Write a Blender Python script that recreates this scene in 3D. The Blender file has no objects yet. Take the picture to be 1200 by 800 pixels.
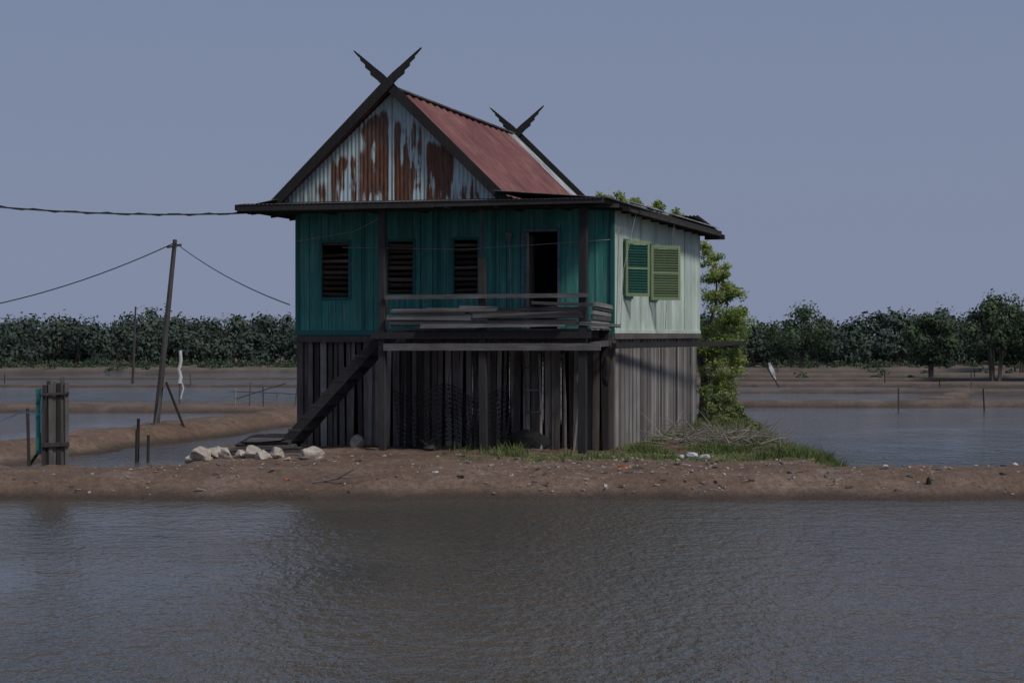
import bpy, math, random
import numpy as np
from mathutils import Vector, Matrix
random.seed(7); rng=np.random.default_rng(7)
S=bpy.context.scene
COL=S.collection
# ------------------------------------------------------------------ noise
_T=rng.random((256,256))
def vn(x,y,o=0):
    x=np.asarray(x,float)+o*37.3; y=np.asarray(y,float)+o*17.9
    xi=np.floor(x).astype(int); yi=np.floor(y).astype(int)
    fx=x-xi; fy=y-yi; fx=fx*fx*(3-2*fx); fy=fy*fy*(3-2*fy)
    a=_T[xi&255,yi&255]; b=_T[(xi+1)&255,yi&255]; c=_T[xi&255,(yi+1)&255]; d=_T[(xi+1)&255,(yi+1)&255]
    return (a*(1-fx)+b*fx)*(1-fy)+(c*(1-fx)+d*fx)*fy
def fbm(x,y,o=0,n=4):
    s=0;a=.5;t=0
    for i in range(n):
        s=s+a*vn(x*2**i,y*2**i,o+i); t+=a; a*=.5
    return s/t
def sst(a,b,x):
    t=np.clip((x-a)/(b-a),0,1); return t*t*(3-2*t)
# ------------------------------------------------------------------ materials
class M:
    def __init__(s,name,rough=.8,spec=.3):
        s.m=bpy.data.materials.new(name); s.m.use_nodes=True
        s.n=s.m.node_tree.nodes; s.l=s.m.node_tree.links
        s.b=s.n['Principled BSDF']; s.b.inputs['Roughness'].default_value=rough
        s.b.inputs['Specular IOR Level'].default_value=spec
        s.tc=s.n.new('ShaderNodeTexCoord')
    def noise(s,scale=(1,1,1),detail=4,rough=.6,coord='Object',off=(0,0,0)):
        mp=s.n.new('ShaderNodeMapping'); mp.inputs['Scale'].default_value=scale; mp.inputs['Location'].default_value=off
        s.l.new(s.tc.outputs[coord],mp.inputs['Vector'])
        t=s.n.new('ShaderNodeTexNoise'); t.inputs['Scale'].default_value=1; t.inputs['Detail'].default_value=detail; t.inputs['Roughness'].default_value=rough
        s.l.new(mp.outputs[0],t.inputs['Vector']); return t.outputs['Fac']
    def attr(s,name):
        a=s.n.new('ShaderNodeAttribute'); a.attribute_name=name; return a.outputs['Fac']
    def ramp(s,fac,stops):
        r=s.n.new('ShaderNodeValToRGB'); e=r.color_ramp.elements
        while len(e)<len(stops): e.new(.5)
        for i,(p,c) in enumerate(stops):
            e[i].position=p; e[i].color=(c[0],c[1],c[2],1) if hasattr(c,'__len__') else (c,c,c,1)
        s.l.new(fac,r.inputs[0]); return r.outputs[0]
    def mix(s,f,a,b,mode='MIX'):
        m=s.n.new('ShaderNodeMix'); m.data_type='RGBA'; m.blend_type=mode
        for sock,v in ((m.inputs[0],f),(m.inputs[6],a),(m.inputs[7],b)):
            if isinstance(v,bpy.types.NodeSocket): s.l.new(v,sock)
            elif hasattr(v,'__len__'): sock.default_value=(v[0],v[1],v[2],1)
            else: sock.default_value=v if sock==m.inputs[0] else (v,v,v,1)
        return m.outputs[2]
    def math(s,op,a,b=0.):
        m=s.n.new('ShaderNodeMath'); m.operation=op
        for i,v in enumerate((a,b)):
            if isinstance(v,bpy.types.NodeSocket): s.l.new(v,m.inputs[i])
            else: m.inputs[i].default_value=v
        return m.outputs[0]
    def col(s,c):
        if isinstance(c,bpy.types.NodeSocket): s.l.new(c,s.b.inputs['Base Color'])
        else: s.b.inputs['Base Color'].default_value=(c[0],c[1],c[2],1)
        return s
    def bump(s,h,st=.5,dist=.02,prev=None):
        b=s.n.new('ShaderNodeBump'); b.inputs['Strength'].default_value=st; b.inputs['Distance'].default_value=dist
        s.l.new(h,b.inputs['Height'])
        if prev: s.l.new(prev,b.inputs['Normal'])
        s.l.new(b.outputs[0],s.b.inputs['Normal']); return b.outputs[0]
def wood(name,c0,c1,c2,grain=(25,25,2.5),rough=.85):
    m=M(name,rough,.2)
    v=m.attr('var'); g=m.noise(grain,5,.7); big=m.noise((1.3,1.3,1.0),3)
    f=m.math('ADD',m.math('MULTIPLY',v,.5),m.math('MULTIPLY',g,.5))
    c=m.ramp(f,[(.22,c0),(.5,c1),(.8,c2)])
    c=m.mix(m.ramp(big,[(.35,.0),(.7,.6)]),c,(c0[0]*.9,c0[1]*.9,c0[2]*.9))
    m.col(c); m.bump(g,.6,.01); return m.m
W_dark=wood('dark_weathered_wood',(.030,.028,.028),(.065,.060,.060),(.13,.122,.12))
W_horn=wood('charred_wood',(.022,.021,.022),(.045,.042,.043),(.09,.085,.085))
W_grey=wood('grey_weathered_wood',(.060,.052,.048),(.18,.16,.147),(.42,.39,.365))
W_side=wood('silvered_side_planks',(.11,.10,.098),(.23,.215,.21),(.40,.38,.37))
W_horz=wood('silvered_beam',(.045,.042,.042),(.15,.14,.14),(.32,.31,.30),(3,25,25))
def paint(name,c,dirt,worn,amt=.5,wl=.62):
    m=M(name,.7,.2)
    v=m.attr('var'); g=m.noise((20,20,1.0),5,.7); b=m.noise((1.6,1.6,1.1),4); sp=m.noise((7,7,5),5,.75)
    base=m.mix(v,c,(c[0]*.66,c[1]*.7,c[2]*.72))
    c2=m.mix(m.ramp(b,[(.38,0.),(.7,amt)]),base,dirt)
    c3=m.mix(m.ramp(g,[(wl-.08,0.),(wl+.1,.6)]),c2,worn)
    c4=m.mix(m.ramp(sp,[(.60,0.),(.74,.5)]),c3,(dirt[0]*.7,dirt[1]*.5,dirt[2]*.5))
    m.col(c4); m.bump(g,.4,.006); return m.m
P_teal=paint('teal_paint',(.062,.29,.25),(.04,.14,.13),(.20,.37,.34),.7,.57)
P_teal_trim=paint('teal_trim',(.035,.18,.16),(.03,.10,.095),(.12,.23,.2))
P_mint=paint('pale_mint_paint',(.62,.73,.65),(.34,.39,.32),(.72,.80,.74),.8,.58)
P_shut=paint('yellow_green_paint',(.25,.32,.18),(.15,.2,.12),(.35,.39,.27))
P_shutin=paint('green_shutter_panel',(.05,.18,.145),(.03,.11,.09),(.14,.24,.2))
def simple(name,c,rough=.8,sc=8):
    m=M(name,rough,.25); n=m.noise((sc,)*3,4)
    m.col(m.ramp(n,[(.3,[x*.6 for x in c]),(.7,[min(1,x*1.25) for x in c])])); m.bump(n,.4,.01); return m.m
BLACK=simple('black_cloth',(.02,.02,.022)); WHITE=simple('white_plastic',(.62,.62,.62),.5)
CABLE=simple('cable_rubber',(.025,.025,.028),.6); ROCK=simple('coral_rock_mat',(.44,.39,.33),.9,9)
BLUE=simple('blue_plastic',(.05,.17,.32),.5); ORG=simple('orange_plastic',(.5,.16,.06),.5)
# red roof
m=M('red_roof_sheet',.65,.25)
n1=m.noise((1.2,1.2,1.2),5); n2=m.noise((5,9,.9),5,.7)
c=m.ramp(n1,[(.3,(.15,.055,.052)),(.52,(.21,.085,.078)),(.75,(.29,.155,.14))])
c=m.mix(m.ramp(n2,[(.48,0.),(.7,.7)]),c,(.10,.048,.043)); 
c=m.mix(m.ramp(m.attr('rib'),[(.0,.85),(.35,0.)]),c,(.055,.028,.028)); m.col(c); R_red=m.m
m=M('grey_zinc_sheet',.5,.4); n1=m.noise((2,2,2),5)
m.col(m.ramp(n1,[(.35,(.20,.19,.19)),(.6,(.42,.44,.46)),(.8,(.5,.52,.54))])); R_grey=m.m
m=M('old_zinc_roof',.7,.3); n1=m.noise((2,2,2),5)
m.col(m.ramp(n1,[(.35,(.05,.045,.045)),(.6,(.12,.11,.11)),(.8,(.2,.19,.19))])); R_old=m.m
# gable
m=M('rusted_gable_sheet',.75,.15); r=m.attr('rust'); n=m.noise((6,6,3),5); n3=m.noise((40,40,4),4,.7)
c=m.ramp(n,[(.3,(.34,.44,.45)),(.7,(.52,.63,.63))])
rc=m.ramp(n3,[(.3,(.07,.034,.024)),(.6,(.165,.078,.050)),(.8,(.28,.15,.10))])
c=m.mix(r,c,rc); m.col(c); GAB=m.m
# foliage
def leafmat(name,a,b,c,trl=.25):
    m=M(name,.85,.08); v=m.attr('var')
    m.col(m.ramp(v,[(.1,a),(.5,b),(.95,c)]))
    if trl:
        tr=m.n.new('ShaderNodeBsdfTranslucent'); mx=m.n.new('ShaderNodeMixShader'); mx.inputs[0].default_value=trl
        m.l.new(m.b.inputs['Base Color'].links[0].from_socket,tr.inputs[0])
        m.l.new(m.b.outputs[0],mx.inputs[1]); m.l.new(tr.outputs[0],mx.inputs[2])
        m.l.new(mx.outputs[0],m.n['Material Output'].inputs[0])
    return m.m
L_far=leafmat('mangrove_leaves_hazed',(.050,.070,.062),(.070,.094,.074),(.105,.13,.095),0)  # distance haze painted into the far leaf colour as a blue-grey cast
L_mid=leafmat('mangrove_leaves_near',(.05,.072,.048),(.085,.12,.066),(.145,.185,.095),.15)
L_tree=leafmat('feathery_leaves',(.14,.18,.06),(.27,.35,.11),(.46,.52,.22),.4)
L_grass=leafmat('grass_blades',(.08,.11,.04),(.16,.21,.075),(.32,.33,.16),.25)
BARK=simple('bark',(.12,.10,.085),.9,6)
# ------------------------------------------------------------------ mesh helpers
class B:
    def __init__(s): s.v=[];s.f=[];s.a=[]
    def beam(s,p0,p1,w,h=None,var=None,w1=None,up=None,jit=0):
        h=w if h is None else h; p0=Vector(p0);p1=Vector(p1)
        d=(p1-p0).normalized()
        if up is None: up=Vector((0,1,0)) if abs(d.z)>.8 else Vector((0,0,1))
        else: up=Vector(up)
        x=d.cross(up).normalized(); y=x.cross(d).normalized()
        k=1 if w1 is None else w1/w; var=random.random() if var is None else var
        b=len(s.v)
        for p,q in ((p0,1),(p1,k)):
            for sx,sy in ((-1,-1),(1,-1),(1,1),(-1,1)):
                j=Vector((random.uniform(-jit,jit),random.uniform(-jit,jit),random.uniform(-jit,jit))) if jit else Vector()
                s.v.append(p+x*sx*w*q/2+y*sy*h*q/2+j); s.a.append(var)
        s.f+=[(b,b+3,b+2,b+1),(b+4,b+5,b+6,b+7)]+[(b+i,b+(i+1)%4,b+4+(i+1)%4,b+4+i) for i in range(4)]
    def box(s,x0,x1,y0,y1,z0,z1,var=None,jit=0):
        s.beam(((x0+x1)/2,(y0+y1)/2,z0),((x0+x1)/2,(y0+y1)/2,z1),abs(x1-x0),abs(y1-y0),var,up=(0,1,0),jit=jit)
    def prism(s,pts,y0,y1,var=.2):
        b=len(s.v);n=len(pts)
        for y in (y0,y1):
            for (x,z) in pts: s.v.append(Vector((x,y,z))); s.a.append(var)
        s.f.append(tuple(b+i for i in range(n))); s.f.append(tuple(b+n+i for i in reversed(range(n))))
        for i in range(n): s.f.append((b+i,b+n+i,b+n+(i+1)%n,b+(i+1)%n))
    def tube(s,pts,r,n=6,var=None,r1=None):
        var=random.random() if var is None else var
        pts=[Vector(p) for p in pts]; b=len(s.v); N=len(pts)
        for i,p in enumerate(pts):
            d=(pts[min(i+1,N-1)]-pts[max(i-1,0)]).normalized()
            up=Vector((0,1,0)) if abs(d.z)>.8 else Vector((0,0,1))
            x=d.cross(up).normalized(); y=x.cross(d)
            rr=r if r1 is None else r+(r1-r)*i/(N-1)
            for k in range(n):
                t=2*math.pi*k/n; s.v.append(p+x*math.cos(t)*rr+y*math.sin(t)*rr); s.a.append(var)
        for i in range(N-1):
            for k in range(n):
                s.f.append((b+i*n+k,b+i*n+(k+1)%n,b+(i+1)*n+(k+1)%n,b+(i+1)*n+k))
        s.f.append(tuple(b+k for k in reversed(range(n)))); s.f.append(tuple(b+(N-1)*n+k for k in range(n)))
    def obj(s,name,mat,parent=None,bevel=0):
        me=bpy.data.meshes.new(name); me.from_pydata([tuple(v) for v in s.v],[],s.f)
        at=me.attributes.new('var','FLOAT','POINT'); at.data.foreach_set('value',s.a)
        me.materials.append(mat); me.update()
        o=bpy.data.objects.new(name,me); COL.objects.link(o)
        if parent: o.parent=parent
        if bevel:
            md=o.modifiers.new('b','BEVEL'); md.width=bevel; md.segments=1; md.limit_method='ANGLE'
        return o
def empty(name,loc=(0,0,0),rz=0):
    e=bpy.data.objects.new(name,None); e.location=loc; e.rotation_euler=(0,0,rz); e.empty_display_size=.3; COL.objects.link(e); return e
def npmesh(name,V,F,mat,attrs=None,parent=None,smooth=False):
    V=np.asarray(V,np.float32);F=np.asarray(F,np.int32); k=F.shape[1]
    me=bpy.data.meshes.new(name); me.vertices.add(len(V)); me.vertices.foreach_set('co',V.ravel())
    me.loops.add(F.size); me.loops.foreach_set('vertex_index',F.ravel())
    me.polygons.add(len(F)); me.polygons.foreach_set('loop_start',np.arange(0,F.size,k,dtype=np.int32))
    me.update(calc_edges=True)
    for an,av in (attrs or {}).items():
        a=me.attributes.new(an,'FLOAT','POINT'); a.data.foreach_set('value',np.asarray(av,np.float32))
    me.polygons.foreach_set('use_smooth',np.full(len(F),smooth))
    me.materials.append(mat); me.validate()
    o=bpy.data.objects.new(name,me); COL.objects.link(o)
    if parent: o.parent=parent
    return o
def grid(nu,nv):
    i,j=np.meshgrid(np.arange(nu-1),np.arange(nv-1),indexing='ij'); a=(i*nv+j).ravel()
    return np.stack([a,a+nv,a+nv+1,a+1],1)
class Leaves:
    def __init__(s): s.P=[];s.T=[];s.D=[]
    def crown(s,cx,cy,z0,z1,r,nl,nc=16,cr=.34,dt=0,tm=1):
        h=z1-z0
        for i in range(nc):
            t=rng.uniform(0,1); ph=rng.uniform(0,2*math.pi)
            prof=math.sin(math.pi*min(1,.22+.78*t))**.6 if t<.98 else .3
            rr=r*prof*math.sqrt(rng.uniform(.1,1))*.85
            c=np.array([cx+rr*math.cos(ph),cy+rr*math.sin(ph),z0+h*(.10+.78*t)])
            q=r*cr*rng.uniform(.6,1.25); n=int(nl/nc*rng.uniform(.6,1.4))
            d=rng.normal(size=(n,3)); d/=np.linalg.norm(d,axis=1)[:,None]; s.D.append(d.copy())
            d*=(rng.uniform(.25,1.10,n)[:,None]); d[:,2]*=.75
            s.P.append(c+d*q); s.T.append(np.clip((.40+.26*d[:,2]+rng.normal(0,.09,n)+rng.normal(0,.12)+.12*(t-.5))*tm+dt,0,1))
    def build(s,name,size,mat,parent=None,rnd=.6):
        C=np.concatenate(s.P);T=np.concatenate(s.T);D=np.concatenate(s.D);N=len(C)
        n=D+rng.normal(size=(N,3))*rnd; n[:,2]+=.25; n/=np.linalg.norm(n,axis=1)[:,None]
        a=rng.normal(size=(N,3)); a-=n*(a*n).sum(1)[:,None]; a/=np.linalg.norm(a,axis=1)[:,None]; b=np.cross(n,a)
        sz=(size*rng.uniform(.6,1.4,N))[:,None]
        V=np.stack([C-a*sz*.5,C+b*sz*.3,C+a*sz*.5,C-b*sz*.3],1).reshape(-1,3)
        return npmesh(name,V,np.arange(4*N).reshape(N,4),mat,{'var':np.repeat(T,4)},parent)
# ------------------------------------------------------------------ ground
def axis(bps):
    out=[bps[0][0]]
    for (a,st),(b,_) in zip(bps[:-1],bps[1:]):
        n=max(1,int(round((b-a)/st))); out+=list(a+(b-a)*np.arange(1,n+1)/n)
    return np.array(out)
xs=axis([(-1500,250),(-250,40),(-90,3),(-45,.6),(-16,.11),(12,.3),(30,.7),(50,3),(90,40),(250,250),(1500,1)])
ys=axis([(-60,6),(24,1),(27.5,.07),(34,.12),(52,.3),(125,.8),(150,6),(240,60),(600,400),(3000,1)])
X,Y=np.meshgrid(xs,ys,indexing='ij')
wob=(fbm(X*.5,Y*.5,1)-.5)
wx=X+wob*1.1; wy=Y+(fbm(X*.45,Y*.45,5)-.5)*.9
H=np.full(X.shape,-1.3)
def seg(x0,y0,x1,y1,hw,top,slope=.38):
    global H
    dx,dy=x1-x0,y1-y0; t=np.clip(((wx-x0)*dx+(wy-y0)*dy)/(dx*dx+dy*dy),0,1)
    d=np.hypot(wx-x0-t*dx,wy-y0-t*dy)-hw
    H=np.maximum(H,top-slope*np.maximum(d,0)-.03*np.maximum(d+hw,0)/max(hw,.1)*.5)
def box(x0,x1,y0,y1,top,slope=.4):
    global H
    dx=np.maximum(np.maximum(x0-wx,wx-x1),0); dy=np.maximum(np.maximum(y0-wy,wy-y1),0)
    H=np.maximum(H,top-slope*np.hypot(dx,dy))
seg(-300,30.6,300,30.4,1.15,-.10,.34)
box(-5.1,5.0,30,41,-.07,.4); box(-4.6,4.9,38,50.5,-.07,.4)
seg(-11.4,31,-5.0,59,.40,-.06,.5)
seg(-11.4,31,-17,20,.5,-.1)
seg(-200,63,-6,62.5,1.7,-.18,.6); seg(-6,62.5,-2,66,.8,-.18,.6)
seg(-200,90,0,90.5,.6,-.27,.6); seg(-200,106,0,106,1.2,-.28,.6)
seg(-2,65.7,200,65.2,.5,-.18,.6); seg(0,81,60,82,.6,-.25,.6)
seg(14,66,19,82,.4,-.22,.6); seg(-30,91,-33,120,.6,-.25); seg(-4,60,-2,92,.6,-.2)
box(-3000,3000,126,4000,-.15)
seg(0,93,80,91,1.8,-.24,.6); seg(8,103,90,104,1.4,-.26,.6); seg(-2,114,90,113,2.2,-.24,.6); seg(26,82,30,122,.8,-.24); seg(9,92,8,111,.6,-.24)
farm=sst(85,120,Y); fm=sst(54,62,Y); H+= (fbm(X*1.6,Y*1.6,9)-.5)*.09*(1-.4*fm) + (fbm(X*6,Y*6,12,3)-.5)*(.05*(Y<56)+.02)
H+=farm*(fbm(X*.25,Y*.25,20)-.5)*.12
WZ=-.40
gm=sst(.0,1.0,X-1.5)*sst(6.6,5.4,X)*sst(31.9,33.0,Y)*sst(52,50,Y)
gm=np.maximum(gm,.55*sst(31.6,32.3,Y)*sst(34.4,33.4,Y)*sst(-1.8,-.4,X)*sst(5.5,4.5,X))
gm=np.maximum(gm,.35*sst(90,110,Y))
gn=fbm(X*1.3,Y*1.3,30); gm=gm*sst(.34,.56,gn)
m=M('mud_ground',.9,.2)
n1=m.noise((.7,.7,.7),6,.65); n2=m.noise((9,9,9),5,.7); n3=m.noise((45,45,45),3,.6)
c=m.ramp(n1,[(.3,(.165,.105,.075)),(.5,(.235,.158,.115)),(.7,(.33,.24,.185))])
c=m.mix(m.ramp(n2,[(.35,.65),(.62,0.)]),c,(.10,.070,.052))
g=m.attr('grass'); c=m.mix(g,c,m.ramp(n2,[(.3,(.08,.10,.035)),(.7,(.19,.21,.085))]))
far=m.attr('far'); c=m.mix(far,c,m.ramp(n1,[(.35,(.11,.09,.075)),(.65,(.20,.162,.138))]))
c=m.mix(m.ramp(n3,[(.67,0.),(.74,.5)]),c,(.40,.36,.31))
c=m.mix(m.attr('wet'),c,(.06,.046,.036)); m.col(c)
nb=m.bump(n2,.9,.08); m.bump(n3,.6,.03,nb)
wet=sst(WZ+.16,WZ+.02,H+.07*(fbm(X*3,Y*3,40)-.5))*.85
V=np.stack([X,Y,H],-1).reshape(-1,3)
ground=npmesh('ground',V,grid(len(xs),len(ys)),m.m,{'grass':gm.ravel(),'wet':wet.ravel(),'far':(np.maximum(farm*.8,fm*.6)).ravel()},smooth=True)
def hz(x,y):
    i=np.clip(np.searchsorted(xs,x),1,len(xs)-1); j=np.clip(np.searchsorted(ys,y),1,len(ys)-1)
    return H[i,j]
# ------------------------------------------------------------------ water
m=M('pond_water',.05,.5); m.b.inputs['IOR'].default_value=1.34
nm=m.noise((.22,.12,1),3); 
m.col(m.ramp(nm,[(.3,(.050,.060,.055)),(.7,(.090,.084,.066))]))
a=m.noise((1.5,2.2,1),2,.5); b2=m.noise((8.5,4.2,1),3,.6); pat=m.noise((.13,.085,1),3,.5,off=(3,1,0))
pf=m.ramp(pat,[(.40,.30),(.56,1.0)])
h=m.math('ADD',m.math('MULTIPLY',a,.7),m.math('MULTIPLY',b2,.85)); h=m.math('MULTIPLY',h,pf)
m.bump(h,1.0,.085)
npmesh('water',[(-1500,-60,WZ),(1500,-60,WZ),(1500,3000,WZ),(-1500,3000,WZ)],[(0,1,2,3)],m.m)
# ------------------------------------------------------------------ house
HS=empty('stilt_house',(1.24,34,0),math.radians(-15))
AP=-3.53; FL=2.06; WT=4.28; UL=-5.85; UR=.19; VF=1.5; VB=10.9
def boards(bd,axis_,a0,a1,fixed,thick,z0,z1,w,openings=(),gap=0.0,jz=0,lean=0,dj=0.004):
    a=a0
    while a<a1-.02:
        ww=min(w*random.uniform(.8,1.2),a1-a); mid=a+ww/2
        spans=[(z0-random.uniform(0,jz),z1+random.uniform(-jz,0))]
        for (o0,o1,q0,q1) in openings:
            if o0<mid<o1: spans=[(z0,q0),(q1,z1)]
        var=random.random(); d=random.uniform(-dj,dj); ln=random.uniform(-lean,lean)
        for s0,s1 in spans:
            x0,x1=a+gap*random.random(),a+ww-gap*random.random()-.002; cm=(x0+x1)/2
            if axis_=='u': bd.beam((cm+ln,fixed+d,s0),(cm,fixed+d,s1),x1-x0,thick,var,up=(0,1,0))
            else: bd.beam((fixed+d,cm+ln,s0),(fixed+d,cm,s1),thick,x1-x0,var,up=(0,1,0))
        a+=ww
ops=[(-5.37,-4.84,2.70,3.72),(-4.07,-3.58,2.76,3.72),(-2.79,-2.33,2.76,3.74),(-1.47,-.80,2.1,3.87)]
b=B(); boards(b,'u',UL,UR,VF,.03,FL,WT,.13,ops,gap=.004,dj=.007); b.obj('front_wall',P_teal,HS)
b=B(); sops=[(2.42,3.1,2.72,3.72),(4.9,5.65,2.72,3.74)]
boards(b,'v',VF+.02,VB,UR,.03,FL,WT+.05,.30,sops,dj=.005,jz=.05); b.obj('side_wall',P_mint,HS)
b=B(); boards(b,'v',VF+.02,VB,UL,.03,FL,WT,.3); boards(b,'u',UL+.02,UR-.02,VB,.03,FL,WT,.3); b.obj('rear_walls',P_teal,HS)
b=B(); b.box(UL+.03,UR-.03,VF+.03,VB-.03,FL-.06,FL-.01); b.obj('floor',W_dark,HS)
b=B(); boards(b,'u',UL+.1,UR-.1,5.0,.03,FL,WT,.3); b.box(UL+.05,UR-.05,VF+.05,VB-.05,WT+.02,WT+.05); b.obj('partition',W_dark,HS)
b=B()
for u in (UL-.01,UR+.005): b.box(u-.035,u+.035,VF-.045,VF+.03,FL-.03,WT)
b.box(UL-.05,UR+.03,VF-.05,VF-.018,FL-.07,FL+.02)
for u in (-4.55,-3.1,-2.0): b.box(u-.02,u+.02,VF-.03,VF-.012,FL+.02,WT)
for (o0,o1,q0,q1) in ops:
    b.box(o0-.05,o0,VF-.04,VF+.05,q0-.04,q1+.05); b.box(o1,o1+.05,VF-.04,VF+.05,q0-.04,q1+.05); b.box(o0,o1,VF-.038,VF+.05,q1,q1+.05)
    if q0>2.3: b.box(o0,o1,VF-.045,VF+.05,q0-.05,q0)
b.obj('corner_and_window_trim',P_teal_trim,HS)
b=B()
o0,o1,q0,q1=ops[3]
b.box(o0-.03,o0+.02,VF-.05,VF-.041,q0,q1+.03); b.box(o1-.02,o1+.03,VF-.05,VF-.041,q0,q1+.03); b.box(o0-.03,o1+.03,VF-.052,VF-.043,q1+.0,q1+.05)
b.obj('door_frame',simple('faded_blue_paint',(.14,.19,.26)),HS)
b=B()
for k,(o0,o1,q0,q1) in enumerate(ops[:3]):
    z=q0+.05
    while z<q1-.02:
        if random.random()<.93:
            b.beam((o0+.0,VF+.02,z+random.uniform(-.012,.012)),(o1,VF+.02,z+random.uniform(-.012,.012)),.02,random.uniform(.05,.08),up=(0,-.7,.7))
        z+=.105
b.obj('window_louvres',wood('louvre_wood',(.05,.035,.03),(.13,.085,.07),(.32,.24,.21)),HS)
b=B(); b.box(-1.44,-1.37,VF+.0,VF+.04,2.1,3.86)
b.beam((-1.42,VF+.3,2.12),(-1.42,VF+.3,3.82),.035,.5,up=(0,1,0)); b.obj('door_leaf',W_grey,HS)
b=B(); b.box(UR+.0,UR+.035,VF+.04,VB,FL-.035,FL+.03); 
for v in (4.05,6.6,8.9): b.box(UR+.017,UR+.03,v-.03,v+.03,FL+.04,WT)
b.obj('side_wall_battens',P_mint,HS)
b=B()
for v0,v1,z0,z1 in sops:
    b.box(UR-.03,UR+.05,v0-.05,v0,z0-.05,z1+.05); b.box(UR-.03,UR+.05,v1,v1+.05,z0-.05,z1+.05)
    b.box(UR-.03,UR+.048,v0,v1,z0-.05,z0); b.box(UR-.03,UR+.048,v0,v1,z1,z1+.05)
b.obj('side_window_frames',P_shutin,HS)
def shutter(name,v0,w,th,z0,z1,inner,fr):
    e=empty(name,(UR+.06,v0,0),0); e.parent=HS; e.rotation_euler=(0,0,-th)
    b=B(); b.box(-.02,.02,0,.055,z0,z1);b.box(-.02,.02,w-.055,w,z0,z1);b.box(-.018,.018,.055,w-.055,z0,z0+.06);b.box(-.018,.018,.055,w-.055,z1-.06,z1);b.box(-.018,.018,.055,w-.055,(z0+z1)/2-.02,(z0+z1)/2+.02)
    b.obj('shutter_frame',fr,e)
    b=B(); z=z0+.08
    while z<z1-.07:
        b.beam((0,.055,z),(0,w-.055,z),.012,.06,up=(.6,0,.8)); z+=.05
    b.obj('shutter_slats',inner,e)
shutter('shutter_a',2.35,.66,math.radians(30),2.71,3.74,P_shutin,P_shut)
shutter('shutter_b',4.82,.72,math.radians(42),2.68,3.76,P_shut,P_shut)
# under-house
b=B(); boards(b,'u',UL+.05,UR-.05,VF+.05,.022,-.16,FL-.09,.12,gap=.026,jz=.05,lean=.045,dj=.03); b.obj('front_plank_skirt',W_grey,HS)
b=B(); boards(b,'v',VF+.1,9.9,UR-.06,.022,-.16,FL-.06,.15,gap=.014,jz=.03,lean=.02,dj=.01)
boards(b,'v',10.15,VB-.05,UR-.06,.022,.0,FL-.06,.15,gap=.02,jz=.05); b.obj('side_plank_skirt',W_side,HS)
b=B(); boards(b,'v',VF+.1,VB-.1,UL+.06,.022,-.16,FL-.06,.15,gap=.02); boards(b,'u',UL+.1,UR-.1,VB-.1,.022,-.16,FL-.06,.15,gap=.02); b.obj('rear_plank_skirt',W_grey,HS)
b=B()
for u in (UL+.12,-4.4,-2.9,-1.4,UR-.12):
    for v in (VF+.14,4.6,7.7,VB-.15): b.box(u-.05,u+.05,v-.05,v+.05,-.35,FL-.06)
b.box(UR-.04,UR+.03,VF-.02,VF+.12,-.3,FL-.07,.3); b.box(UL-.02,UL+.1,VF-.03,VF+.09,-.3,FL-.07)
b.box(UL,UR+.02,VF-.06,VF+.0,FL-.2,FL-.08,.2); b.box(UR+.0,UR+.05,VF,VB,FL-.14,FL-.04,.3)
for v in (4.3,6.4,8.2): b.box(UR-.045,UR-.02,v-.04,v+.04,-.2,FL-.15,.2)
b.obj('stilts',W_grey,HS)
# porch
b=B()
b.beam((-3.67,0,-.3),(-3.67,.0,4.25),.125,.12,.35); b.beam((-.02,0,-.3),(.0,0,4.25),.14,.13,.1)
b.beam((-1.80,0,-.3),(-1.83,0,3.32),.135,.11,.25); b.beam((-1.87,.1,2.1),(-1.87,.1,4.25),.055,.06,.9)
b.beam((.12,1.3,-.3),(.12,1.3,2.1),.12,.12,.2); b.beam((-3.6,1.3,-.3),(-3.6,1.3,2.1),.1,.1,.2)
b.obj('porch_posts',W_dark,HS,.008)
b=B()
for i in range(9):
    v=.06+i*.165; b.beam((-3.75,v,2.09+random.uniform(-.01,.01)),(.12+random.uniform(-.05,.1),v,2.09),.15,.03)
b.obj('porch_deck',W_horz,HS)
b=B()
for i in range(7): b.beam((-3.5+i*.58,-.08,2.0),(-3.5+i*.58,1.45,2.0),.06,.11)
b.beam((-3.85,-.09,1.985),(.15,-.09,2.0),.05,.12,.1)
b.obj('porch_joists',W_dark,HS)
b=B()
b.beam((-3.62,-.09,1.78),(.32,-.09,1.79),.04,.125,.6)
b.beam((-3.6,-.09,2.66),(.1,-.09,2.68),.03,.075,.5)
for k,(u0,u1,z,hh,vv) in enumerate([(-3.5,-.1,2.22,.09,.3),(-3.55,-1.7,2.31,.08,.7),(-3.3,-2.1,2.39,.07,.8),(-1.95,.02,2.33,.10,.35),(-3.45,-.9,2.43,.045,.5),(-1.5,.1,2.44,.06,.4),(-2.9,-.3,2.155,.05,.5),(-.9,.2,2.52,.05,.3)]):
    b.beam((u0,-.1-.01*k,z+random.uniform(-.02,.02)),(u1,-.1-.012*k,z+random.uniform(-.02,.02)),.04,hh,vv,jit=.02)
for k in range(16):
    u=random.uniform(-3.5,-.3); L=random.uniform(.4,1.2); z=random.uniform(2.2,2.5)
    b.beam((u,-.02-.004*k,z),(u+L,-.02-.004*k,z+random.uniform(-.07,.07)),.02,random.uniform(.03,.07),jit=.015)
for k in range(6): b.beam((.1+.02*k,.0,2.16+.075*k),(.13+.015*k,1.4,2.12+.075*k),.035,.06,jit=.01)
b.beam((.14,-.05,1.82),(.16,1.5,1.85),.04,.1,.3)
b.obj('porch_rail_boards',W_horz,HS)
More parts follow.
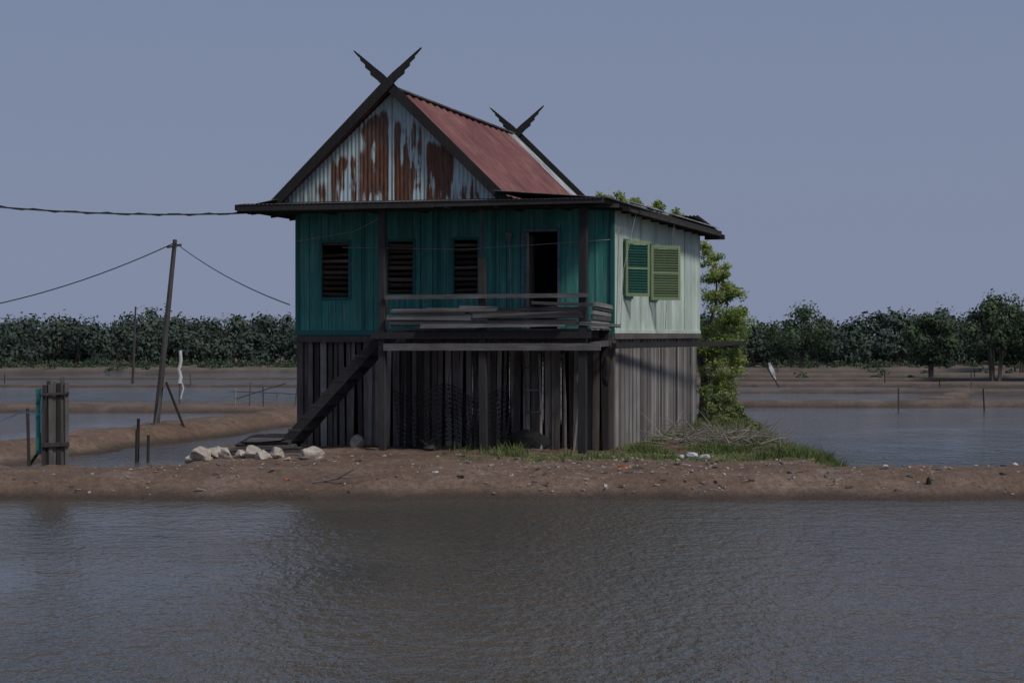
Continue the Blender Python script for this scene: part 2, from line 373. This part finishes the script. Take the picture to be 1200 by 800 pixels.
# stairs
b=B()
for v in (.1,.75):
    b.beam((-5.72,v,-.12),(-3.72,v,1.98),.05,.17,.15,up=(0,0,1))
for i in range(9):
    t=(i+.6)/9.4; b.beam((-5.72+2.0*t,.07,-.08+2.1*t),(-5.72+2.0*t,.78,-.08+2.1*t),.24,.035)
b.obj('stairs',W_dark,HS)
# ---- roofs
def corr(name,P0,A,D,per,amp,mat,parent=HS,rows=3,sag=0,nper=8):
    P0=np.array(P0,float);A=np.array(A,float);D=np.array(D,float); L=np.linalg.norm(A)
    N=np.cross(A,D);N/=np.linalg.norm(N)
    if N[2]<0: N=-N
    n=int(L/per*nper)+2
    s=np.linspace(0,1,n);t=np.linspace(0,1,rows)
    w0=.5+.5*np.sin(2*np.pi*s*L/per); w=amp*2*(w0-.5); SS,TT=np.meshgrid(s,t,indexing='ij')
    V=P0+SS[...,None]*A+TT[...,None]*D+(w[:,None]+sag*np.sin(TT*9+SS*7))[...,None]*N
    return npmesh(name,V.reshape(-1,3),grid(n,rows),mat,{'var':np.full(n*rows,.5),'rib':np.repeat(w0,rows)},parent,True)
HW=2.14; ZA=6.38; ZE=4.30; V0=-.05; V1=8.3; V2=8.75
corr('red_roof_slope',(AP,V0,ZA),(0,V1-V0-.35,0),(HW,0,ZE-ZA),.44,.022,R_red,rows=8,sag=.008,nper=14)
corr('grey_roof_strip',(AP,V1-.42,ZA+.015),(0,V2-V1+.35,0),(HW,0,ZE-ZA),.08,.01,R_grey)
corr('left_roof_slope',(AP,V0,ZA),(0,V2-V0,0),(-HW,0,ZE-ZA),.44,.022,R_red)
b=B(); b.beam((AP,V0,ZA+.02),(AP,V2-.4,ZA+.02),.16,.03); b.obj('ridge_cap',R_old,HS)
corr('lean_to_roof',(AP+HW-.15,-.3,4.50),(0,11.5,0),(2.05,0,-.16),.08,.01,R_old)
corr('left_eave_roof',(AP-HW+.1,-.3,4.42),(0,11.5,0),(-.75,0,-.14),.08,.01,R_old)
corr('porch_roof',(-6.32,V0+.06,4.37),(6.75,0,0),(0,-.42,-.045),.08,.006,R_old)
corr('rear_roof',(-6.3,8.7,4.56),(6.85,0,0),(0,2.7,-.18),.08,.01,R_old)
corr('side_eave_sheet',(.10,3.3,4.52),(.12,7.6,0.0),(.42,0,-.12),.08,.012,R_grey)
corr('side_eave_sheet_b',(.25,1.0,4.40),(.18,4.2,0.02),(.12,0,-.03),.08,.01,R_grey)
b=B()
b.beam((-6.3,-.38,4.27),(-2.6,-.38,4.275),.035,.11,.2); b.beam((-2.6,-.375,4.28),(.42,-.375,4.30),.035,.10,.35)
b.beam((-6.3,-.34,4.215),(-4.0,-.34,4.22),.05,.04,.3)
b.beam((-6.33,-.36,4.28),(-6.33,11.2,4.26),.035,.1,.2)
b.beam((.40,-.36,4.31),(.62,11.3,4.30),.04,.10,.15)
b.beam((.50,1.5,4.235),(.66,11.4,4.25),.05,.05,.35)
b.beam((.30,VB+.1,4.2),(.75,VB+.1,4.2),.1,.1,.1)
for v in np.arange(.3,11.2,.95):
    b.beam((-.3,v,4.28),(.55+.01*v,v,4.24),.05,.07); b.beam((-5.6,v,4.30),(-6.3,v,4.22),.05,.07)
for u in np.arange(-6,.3,.9): b.beam((u,-.33,4.24),(u,1.5,4.27),.05,.06)
b.beam((-6.25,.02,4.22),(.2,.02,4.24),.06,.08,.2)
b.box(-6.25,.3,-.3,1.48,4.31,4.325)
b.box(-6.25,-5.85,1.5,11,4.31,4.325)
b.obj('eave_timbers',W_dark,HS)
def barge(b,v,ext):
    for sgn in (-1,1):
        y0=v+.03*sgn
        p0=Vector((AP+sgn*(HW+.1),y0,ZE-.05)); p1=Vector((AP,y0,ZA+.05)); d=(p1-p0).normalized()
        b.beam(p0,p1+d*.05,.035,.17,.1+.2*random.random(),up=(0,0,1))
        nrm=Vector((d.z,0,-d.x)) if sgn>0 else Vector((-d.z,0,d.x))
        up=[(0,.075),(.25,.07),(.5,.05),(.75,.035),(1.0,.02),(1.18,.005)]
        lo=[(1.18,-.012),(1.0,-.022),(.93,-.018),(.88,-.045),(.72,-.038),(.66,-.075),(.50,-.062),(.44,-.10),(.22,-.08),(0,-.085)]
        sg=1 if nrm.z>0 else -1
        pts=[]
        for a,o in up+lo:
            p=p1+d*(.04+ext*a)+nrm*sg*o; pts.append((p.x,p.z))
        b.prism(pts,y0-.0175,y0+.0175,.25)
b=B(); barge(b,V0-.09,.72); barge(b,V2+.04,.70); b.obj('barge_boards',W_horn,HS)
# gable
nu,nz=520,210
us=np.linspace(-1,1,nu);zs=np.linspace(0,1,nz)
UU,ZZ=np.meshgrid(us,zs,indexing='ij')
gz=ZE+.06+ZZ*(ZA-ZE-.16); half=HW*(1-ZZ*.985)*.985; gu=AP+UU*half
s=gu-AP
def pan(a,b_,top,amt): return amt*sst(a-.02,a+.03,s)*sst(b_+.02,b_-.03,s)*sst(top+.25,top-.3,gz)
mask=pan(-1.15,-.66,5.15,.95)+pan(-.62,-.06,5.95,1.2)+pan(.03,.56,5.75,1.05)+pan(.64,1.15,5.4,1.15)+pan(1.2,1.7,4.85,.8)+pan(-1.8,-1.2,4.75,.45)+.14
st=fbm(s*17,gz*1.4,3,4); st2=fbm(s*45,gz*3,8,3); bl=fbm(s*2.6,gz*2.2,14,4)
rr=mask*(.52+1.3*(bl-.5)+1.3*(st-.5))+.4*(st2-.5)*mask
rust=sst(.34,.60,rr+.05)*.95+.35*sst(.45,.7,st)*sst(5.6,4.3,gz)
rust=np.maximum(rust,.7*((np.abs(s+.64)<.012)|(np.abs(s)<.012)|(np.abs(s-.6)<.01)))
gv=.12+.006*np.sin(2*np.pi*gu/.076)
npmesh('gable_wall',np.stack([gu,gv,gz],-1).reshape(-1,3),grid(nu,nz),GAB,{'rust':np.clip(rust,0,1).ravel()},HS,True)
b=B(); b.v=[Vector((AP-HW*.97,V2-.15,ZE)),Vector((AP+HW*.97,V2-.15,ZE)),Vector((AP,V2-.15,ZA-.06))]; b.a=[.5]*3; b.f=[(0,1,2)]; b.obj('rear_gable_wall',P_mint,HS)
b=B(); b.beam((AP-HW,.08,ZE+.05),(AP+HW,.08,ZE+.05),.04,.08,.3); b.obj('gable_sill',W_horz,HS)
b=B(); b.tube([(-1.72,VF-.12,3.85),(-1.72,VF-.12,3.7)],.07,8,r1=.04); b.beam((-1.72,VF-.02,3.8),(-1.72,VF-.12,3.86),.03); b.obj('porch_lamp',simple('lamp_grey',(.2,.2,.2)),HS)
b=B()
b.tube([(-1.72,VF-.03,3.6),(-1.70,VF-.03,2.4)],.008,4)
b.tube([(UL,VF-.1,3.75),(-4.6,1.1,3.9),(-3.67,.1,4.12)],.007,4); b.tube([(-4.9,VF-.2,3.62),(-2.5,VF-.35,3.55),(UR,VF-.2,3.7)],.006,4)
b.tube([(UR+.3,2.2,4.25),(UR+.1,2.0,3.2),(UR+.06,1.9,2.1)],.007,4); b.tube([(UR+.35,5.8,4.25),(UR+.12,6.3,3.0),(UR+.06,6.4,2.1)],.007,4)
b.tube([(UR+.1,1.6,4.2),(UR+.05,1.62,2.1)],.01,4)
b.obj('clothes_lines',simple('line_grey',(.35,.36,.36)),HS)
b=B()
b.beam((.28,1.2,1.80),(1.02,12.1,1.80),.09,.10,.3); b.beam((UR+.02,VB+.0,1.80),(1.1,VB+.05,1.73),.09,.08,.2)
b.obj('side_pole',W_horn,HS)
def lump(name,c,r,mat,parent=None,seed=0,sub=3,rough=.3):
    import bmesh
    bm=bmesh.new(); bmesh.ops.create_icosphere(bm,subdivisions=sub,radius=1)
    R=random.Random(seed); ax=[(Vector((R.uniform(-1,1),R.uniform(-1,1),R.uniform(-1,1))).normalized(),R.uniform(.5,.9)) for _ in range(12)]
    for v in bm.verts:
        p=v.co.copy()
        for a_,d_ in ax:
            k=p.dot(a_)
            if k>d_: p-=a_*(k-d_)*.9
        p*=1+rough*.35*(float(fbm(p.x*2+seed,p.y*2+p.z*3,seed,3))-.5)
        v.co=Vector((p.x*r[0],p.y*r[1],p.z*r[2]))
    me=bpy.data.meshes.new(name); bm.to_mesh(me); bm.free(); me.materials.append(mat)
    o=bpy.data.objects.new(name,me); o.location=c; o.rotation_euler=(0,0,R.uniform(0,6)); COL.objects.link(o)
    if parent: o.parent=parent
    return o
lump('hanging_cloth',(.2,.9,1.35),(.10,.12,.28),BLACK,HS,3)
lump('black_tarp_heap',(-1.3,1.0,.1),(.5,.3,.22),BLACK,HS,4)
lump('white_sack',(-.35,1.25,1.2),(.08,.06,.13),simple('sack_cloth',(.38,.37,.35)),HS,6)
lump('stone_block',(-4.45,.9,.0),(.16,.14,.2),ROCK,HS,9)
lump('stone_block_b',(-2.95,.7,.0),(.3,.2,.14),simple('dark_rock',(.15,.14,.13)),HS,10)
b=B()
for u0,u1 in ((-1.25,-1.45),(-1.0,-1.15),(-.55,-.7),(-.4,-.35),(-1.7,-1.5),(-2.4,-2.15)): b.tube([(u0,.95,-.1),((u0+u1)/2+.02,1.15,.8),(u1,1.4,1.65)],.024,6)
for i in range(4): b.tube([(-1.28-.04*i,1.0+.08*i,.2+.4*i),(-1.0-.03*i,1.0+.08*i,.2+.4*i)],.016,6)
b.obj('leaning_bamboo',W_grey,HS)
b=B()
def netp(i,j):
    u=-3.55+i*.1; z=1.0-j*.085-.12*math.sin(i*.5); v=.25+.12*math.sin(i*.7)+.03*j
    return (u,v,max(z,-.05))
for i in range(22):
    b.tube([netp(i,j) for j in range(13)],.006,3)
for j in range(13): b.tube([netp(i,j) for i in range(22)],.006,3)
for i in range(21):
    for j in range(12):
        b.tube([netp(i,j),netp(i+1,j+1)],.005,3); b.tube([netp(i+1,j),netp(i,j+1)],.005,3)
for i in range(5): b.tube([netp(i*5,0),(-3.5+i*.52,.3,1.72)],.006,3)
b.obj('fishing_net',BLACK,HS)
# ------------------------------------------------------------------ poles, cables
def sag(p0,p1,s,n=24):
    p0=Vector(p0);p1=Vector(p1); return [p0.lerp(p1,i/n)-Vector((0,0,s*4*(i/n)*(1-i/n))) for i in range(n+1)]
e=empty('leaning_utility_pole'); b=B()
b.tube([(-8.27,45.5,-.3),(-8.02,45.5,2.1),(-7.81,45.5,4.2)],.08,8,r1=.05)
b.beam((-8.0,45.5,4.02),(-7.66,45.5,4.08),.05,.05); b.obj('pole_shaft',W_dark,e)
b=B(); b.tube([(-8.0,45.4,.9),(-7.55,45.2,-.15)],.03,6); b.tube([(-8.15,45.45,.55),(-8.2,45.0,-.2)],.025,6); b.obj('braces',W_dark,e)
b=B(); b.tube(sag((-7.83,45.5,4.12),(-16,44,2.3),.55),.012,4); b.tube(sag((-7.8,45.5,4.12),(-4.1,36.2,2.55),.12),.011,4); b.obj('guy_wires',CABLE,e)
e=empty('utility_pole'); b=B(); b.tube([(-14.5,29.8,-.3),(-14.5,29.8,5.4)],.1,8,r1=.07); b.beam((-15,29.8,5.0),(-14,29.8,5.0),.08,.08); b.obj('pole_shaft',W_dark,e)
b=B(); b.tube([(-16,44,-.8),(-16,44,2.4)],.07,8); o=b.obj('wooden_post',W_dark)
b=B(); P1=sag((-4.78,35.55,4.2),(-14.5,29.8,5.1),.42,60); b.tube(P1,.014,5)
b.tube([p+Vector((0,.018*math.cos(i*1.9),.022*math.sin(i*1.9))) for i,p in enumerate(P1)],.010,5); b.obj('power_cable',CABLE)
b=B(); b.tube([(-17.6,91,-.5),(-17.45,91,3.3)],.07,6,r1=.04); b.obj('wooden_pole',W_dark)
b=B(); b.tube([(-17.45,91,2.2),(-30,93,3.3)],.012,4); b.obj('thin_wire',CABLE)
e=empty('white_wrapped_post',(-10.55,62.3,-.1)); b=B(); b.tube([(0,0,-.3),(.02,0,1.6)],.035,6); b.obj('post',W_grey,e)
b=B(); b.tube([(0,0,.55),(.03,0,.75),(-.02,0,1.0),(.04,0,1.25),(.02,0,1.6)],.065,8,r1=.05); b.tube([(.02,0,.05),(.12,0,.4),(.05,0,.6)],.03,7); b.obj('white_wrap',WHITE,e)
e=empty('white_flag_on_stick',(11.95,90,-.1)); b=B(); b.tube([(.3,0,-.3),(-.35,0,.75)],.03,5); b.obj('stick',W_dark,e)
b=B(); nn=8
for i in range(nn):
    t=i/nn; b.beam((-.15+.28*t,.03*math.sin(t*9),.80-.75*t),(-.15+.28*(t+1/nn),.03*math.sin((t+1/nn)*9),.80-.75*(t+1/nn)),.02,.08+.10*math.sin(math.pi*min(1,t+.1)),up=(1,0,.3))
b.obj('flag_cloth',WHITE,e)
for x,y,h in ((-7.1,37,.62),(-6.92,37.2,.5),(-7.15,37.4,.8)):
    b=B(); b.tube([(x,y,-1.4),(x+.03,y,-.4+h)],.03,7); b.obj('pond_post',W_dark)
b=B()
for i in range(6): b.tube([(-8.6+i*.45,60.8,-.9),(-8.55+i*.45+random.uniform(-.1,.1),60.8,.3+random.uniform(-.1,.25))],.022,5)
b.tube([(-8.7,60.8,.25),(-6.2,60.8,.15)],.018,5); b.tube([(-8.6,60.8,.0),(-7.0,60.8,.5)],.018,5); b.obj('bamboo_rack',W_grey)
b=B()
for i in range(30):
    x=random.uniform(-40,60); y=random.choice([62,90,91,81,104,113])+random.uniform(-1,1); 
    b.tube([(x,y,-1.2),(x+random.uniform(-.1,.1),y,random.uniform(-.1,.35))],.025,5)
b.obj('far_stakes',W_dark)
# sluice gate (left foreground)
e=empty('sluice_gate',(-7.52,32.0,0),math.radians(8)); b=B()
for i in range(7):
    x=-.12+i*.062; b.beam((x,.0+.02*(i%2),-.5),(x+random.uniform(-.02,.02),.0+.02*(i%2),1.30+random.uniform(-.14,.04)),.064,.07,random.random(),jit=.008)
b.beam((-.16,-.06,1.02),(.30,-.06,1.05),.03,.04,.4) ; b.beam((-.15,-.06,.2),(.3,-.06,.22),.03,.07,.3)
b.beam((-.35,.1,-.5),(-.38,.1,.8),.05,.05,.2); b.beam((-.55,.3,-.4),(-.2,.25,.1),.05,.05,.4)
b.obj('gate_planks',wood('wet_dark_planks',(.035,.032,.03),(.085,.078,.074),(.2,.19,.18)),e,.004)
b=B(); b.beam((-.2,.05,.05),(-.2,.05,1.12),.09,.03,.3); b.obj('painted_board',P_teal_trim,e)
b=B(); b.tube([(-.17,-.0,.7),(-.45,-.1,.75),(-.9,-.1,.55)],.008,5); b.tube([(-.16,-.02,.4),(-.16,-.02,1.1)],.007,5); b.obj('rope',BLUE,e)
# ------------------------------------------------------------------ rocks and litter
def z0(x,y): return float(hz(x,y))
R=random.Random(5)
for (x,y,r) in [(-5.15,32.6,.21),(-4.95,32.9,.17),(-4.75,32.5,.15),(-5.35,32.9,.13),(-4.30,32.7,.19),(-4.10,32.4,.15),(-3.95,32.8,.16),(-4.5,32.9,.12),(-3.32,32.6,.21),(-5.0,32.2,.09),(-3.7,32.3,.08)]:
    lump('coral_rock',(x,y,z0(x,y)+r*.35),(r*R.uniform(.9,1.25),r,r*R.uniform(.65,.95)),ROCK,None,R.randint(0,99),3,1.4)
b=B()
for i in range(5): b.beam((-4.9+.1*i,33.6,.0+.05*i),(-3.5-.1*i,33.5,.02+.05*i),.25,.045,jit=.02)
b.obj('plank_stack',W_dark)
for mat,nm_,n,s_ in ((WHITE,'white_litter',34,.032),(BLUE,'blue_litter',5,.035),(ORG,'orange_litter',5,.035),(ROCK,'bank_pebbles',700,.022),(W_grey,'dark_debris',260,.028)):
    b=B()
    for i in range(n):
        x=random.uniform(-9,9) if random.random()<.6 else random.gauss(2.4,1.5)
        y=random.uniform(28.75,33.6)
        z=z0(x,y)
        if z<WZ: continue
        q=s_*random.uniform(.4,1.3); an=random.uniform(0,3.1); dv=Vector((math.cos(an),math.sin(an),random.uniform(-.3,.3)))*q*(2 if nm_=='dark_debris' else 1)
        p=Vector((x,y,z+q*.25)); b.beam(p-dv,p+dv,q*random.uniform(.6,1.3),q*random.uniform(.3,.9),jit=q*.3)
    b.obj(nm_,mat)
for x,y,r,mt in ((3.05,33.3,.09,WHITE),(3.25,33.0,.07,WHITE),(2.85,33.1,.06,WHITE),(3.1,32.6,.04,BLUE),(8.0,31.2,.05,WHITE),(5.9,31.0,.04,WHITE)):
    lump('plastic_bag',(x,y,z0(x,y)+r*.4),(r*1.4,r,r*.7),mt,None,int(x*10),3,1.6)
lump('bank_stump',(6.2,29.15,-.22),(.05,.05,.12),BLACK,None,5)
b=B(); b.tube([(-2.95,29.2,-.2),(-2.5,29.1,-.12),(-2.2,29.15,-.1)],.018,6,r1=.008);b.tube([(-2.6,29.1,-.14),(-2.35,29.1,-.0)],.01,5); b.obj('driftwood',W_grey)
b=B()
for i in range(210):
    x=random.gauss(3.75,.5); y=random.uniform(34.3,37.8); an=random.uniform(-.5,3.6); L=random.uniform(.3,.8)
    z=z0(x,y)+random.uniform(.02,.25); d=Vector((math.cos(an),random.uniform(-.5,.5),abs(math.sin(an))*.6))
    p=Vector((x,y,z)); b.tube([p,p+d*L*.5+Vector((0,0,.03)),p+d*L],.010,4,r1=.003)
b.obj('brushwood_pile',wood('dry_twigs',(.15,.125,.10),(.27,.24,.20),(.40,.37,.33)))
# ------------------------------------------------------------------ grass
N=70000; gx=rng.uniform(-5.5,6.4,N); gy=rng.uniform(31.0,51,N)
ii=np.clip(np.searchsorted(xs,gx),1,len(xs)-1); jj=np.clip(np.searchsorted(ys,gy),1,len(ys)-1)
gh=H[ii,jj]; keep=(gm[ii,jj]>rng.uniform(.12,.9,N))&(gh>WZ+.08)
lu=(gx-1.24)*.966-(gy-34)*.259; lv=(gx-1.24)*.259+(gy-34)*.966
keep&=~((lu<.35)&(lv>.1)&(lv<11)&(lu>-6))
edge=(rng.random(N)<.08)&(gh>WZ+.1)&(np.abs(lv-.2)<.4)&(lu>-3.2)&(lu<.4)&(fbm(gx*1.5,gy*1.5,88)>.48); keep|=edge
gx,gy,gh=gx[keep],gy[keep],gh[keep]; n=len(gx)
k=3; bx=np.repeat(gx,k)+rng.normal(0,.04,n*k); by=np.repeat(gy,k)+rng.normal(0,.04,n*k); bz=np.repeat(gh,k)-.02
tall=np.repeat(fbm(gx*.9,gy*.9,50),k); hh=rng.uniform(.04,.13,n*k)*(.5+2.1*sst(.4,.7,tall)); an=rng.uniform(0,np.pi,n*k)
w=.012; lx=rng.normal(0,.5,n*k)*hh; ly=rng.normal(0,.5,n*k)*hh
Vv=np.stack([np.stack([bx-np.cos(an)*w,by-np.sin(an)*w,bz],1),np.stack([bx+np.cos(an)*w,by+np.sin(an)*w,bz],1),np.stack([bx+lx,by+ly,bz+hh],1)],1).reshape(-1,3)
tone=np.clip(rng.beta(2,2,n*k)*.6+.9*(np.repeat(fbm(gx*1.7,gy*1.7,70),k)-.32),0,1)
npmesh('grass',Vv,np.arange(len(Vv)).reshape(-1,3),L_grass,{'var':np.repeat(tone,3)})
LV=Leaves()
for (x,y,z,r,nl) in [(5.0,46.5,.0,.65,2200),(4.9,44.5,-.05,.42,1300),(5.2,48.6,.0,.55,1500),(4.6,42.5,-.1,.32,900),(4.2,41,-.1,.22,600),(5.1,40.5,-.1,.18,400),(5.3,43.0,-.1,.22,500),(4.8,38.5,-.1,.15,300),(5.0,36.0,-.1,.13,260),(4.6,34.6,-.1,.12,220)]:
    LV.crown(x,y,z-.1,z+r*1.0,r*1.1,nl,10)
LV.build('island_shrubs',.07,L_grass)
# tree behind the house
e=empty('feathery_tree'); b=B()
b.tube([(4.7,48.5,-.2),(4.75,48.5,.9),(4.5,48.4,2.0)],.11,8,r1=.07)
L=[((4.5,48.4,2.0),(3.4,48.3,3.6),(2.4,48.2,4.9)),((4.5,48.4,2.0),(4.3,48.2,3.5),(4.0,48.3,4.8)),((4.7,48.4,1.2),(5.2,48.2,2.0),(5.3,48.1,3.0)),((4.7,48.4,1.7),(5.0,48.0,2.8),(5.0,48,3.8)),((3.7,48.3,3.2),(3.0,48.2,4.2),(3.0,48,5.1))]
for l in L: b.tube(l,.045,6,r1=.012)
b.obj('trunk_and_limbs',BARK,e)
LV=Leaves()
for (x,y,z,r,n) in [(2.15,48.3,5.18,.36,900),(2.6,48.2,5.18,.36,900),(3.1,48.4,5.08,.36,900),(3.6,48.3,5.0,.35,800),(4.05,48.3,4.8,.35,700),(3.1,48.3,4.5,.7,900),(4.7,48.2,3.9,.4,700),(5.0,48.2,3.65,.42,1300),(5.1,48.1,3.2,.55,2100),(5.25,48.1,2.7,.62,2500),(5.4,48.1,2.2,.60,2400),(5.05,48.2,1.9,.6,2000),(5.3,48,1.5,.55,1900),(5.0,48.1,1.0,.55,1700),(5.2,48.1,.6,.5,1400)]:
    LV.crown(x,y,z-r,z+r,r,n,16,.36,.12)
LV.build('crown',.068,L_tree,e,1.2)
# ------------------------------------------------------------------ treeline
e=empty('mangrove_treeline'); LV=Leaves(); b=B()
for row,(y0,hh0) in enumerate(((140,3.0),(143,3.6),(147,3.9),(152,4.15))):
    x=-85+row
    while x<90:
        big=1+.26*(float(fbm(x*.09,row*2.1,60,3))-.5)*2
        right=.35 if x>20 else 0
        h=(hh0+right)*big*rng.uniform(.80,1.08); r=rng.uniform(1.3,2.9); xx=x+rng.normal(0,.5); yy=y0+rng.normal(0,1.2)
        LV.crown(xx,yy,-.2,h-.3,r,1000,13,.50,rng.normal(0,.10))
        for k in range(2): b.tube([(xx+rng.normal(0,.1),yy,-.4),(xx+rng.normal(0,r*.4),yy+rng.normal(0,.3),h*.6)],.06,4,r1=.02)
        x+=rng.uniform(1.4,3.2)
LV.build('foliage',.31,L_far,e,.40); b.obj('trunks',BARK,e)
for (x,y,h,r,nl) in [(24.6,100,4.4,1.9,5600),(22.2,104,3.3,1.7,4400),(27.4,101,4.1,2.0,5400),(18.5,128,4.0,2.6,5200),(30,99,4.6,2.1,5200),(32,124,4.8,2.6,4800),(14.0,134,3.6,2.4,4200),(-33.5,116,3.4,1.9,3400)]:
    e=empty('mangrove_tree'); b=B()
    for k in range(5):
        a=rng.uniform(0,6.28); q=Vector((x+.25*math.cos(a),y+.25*math.sin(a),-.6)); 
        b.tube([q,(x+.5*r*math.cos(a)*.5,y+.3*math.sin(a),h*.35),(x+r*.65*math.cos(a),y+r*.5*math.sin(a),h*.7)],.07,6,r1=.02)
    b.obj('trunks',BARK,e)
    LV=Leaves(); LV.crown(x,y,h*.10,h-.15,r,nl,26,.36); LV.build('crown',.19,L_mid,e,.55)
# low scrub on far land
LV=Leaves()
for i in range(900):
    x=rng.uniform(-70,75); y=rng.uniform(126,140) if rng.random()<.6 or x<4 else rng.uniform(88,126)
    z=z0(x,y)
    if z<WZ+.08: continue
    r=rng.uniform(.15,.45)*(1 if y<120 else 1.3); LV.crown(x,y,z-.1,z+r*.8,r*1.6,70,5,.5,0,.8)
LV.build('scrub',.16,L_mid)
# ------------------------------------------------------------------ light
w=bpy.data.worlds.new('World'); S.world=w; w.use_nodes=True; nt=w.node_tree; bg=nt.nodes['Background']
sky=nt.nodes.new('ShaderNodeTexSky'); sky.sky_type='NISHITA'; sky.sun_disc=False
to=Vector((.60,-.50,.85)).normalized(); el=math.asin(to.z); az=math.atan2(to.x,to.y)
sky.sun_elevation=el; sky.sun_rotation=az; sky.dust_density=2; sky.ozone_density=2
tcw=nt.nodes.new('ShaderNodeTexCoord'); sx=nt.nodes.new('ShaderNodeSeparateXYZ'); nt.links.new(tcw.outputs['Generated'],sx.inputs[0])
rp=nt.nodes.new('ShaderNodeMapRange'); rp.inputs[1].default_value=0.; rp.inputs[2].default_value=.22; nt.links.new(sx.outputs[2],rp.inputs[0])
hz_=nt.nodes.new('ShaderNodeMix'); hz_.data_type='RGBA'; hz_.inputs[6].default_value=(2.18,2.56,3.68,1); hz_.inputs[7].default_value=(1.86,2.32,3.52,1)
nt.links.new(rp.outputs[0],hz_.inputs[0])
mx=nt.nodes.new('ShaderNodeMix'); mx.data_type='RGBA'; mx.inputs[0].default_value=.96
nt.links.new(hz_.outputs[2],mx.inputs[7])
nt.links.new(sky.outputs[0],mx.inputs[6]); nt.links.new(mx.outputs[2],bg.inputs[0]); bg.inputs[1].default_value=.1
sd=bpy.data.lights.new('sun','SUN'); sd.energy=2.0; sd.angle=math.radians(12); sd.color=(1,.94,.85)
so=bpy.data.objects.new('sun',sd); so.rotation_euler=to.to_track_quat('Z','Y').to_euler(); so.location=(10,-10,20); COL.objects.link(so)
# ------------------------------------------------------------------ camera
cd=bpy.data.cameras.new('camera'); cd.lens=69; cd.sensor_width=36; cd.clip_end=6000; cd.clip_start=.1
co=bpy.data.objects.new('camera',cd); co.location=(0,0,2.0); co.rotation_euler=(math.radians(90-.2),0,0); COL.objects.link(co); S.camera=co
S.view_settings.view_transform='Standard'; S.view_settings.look='None'; S.view_settings.exposure=0
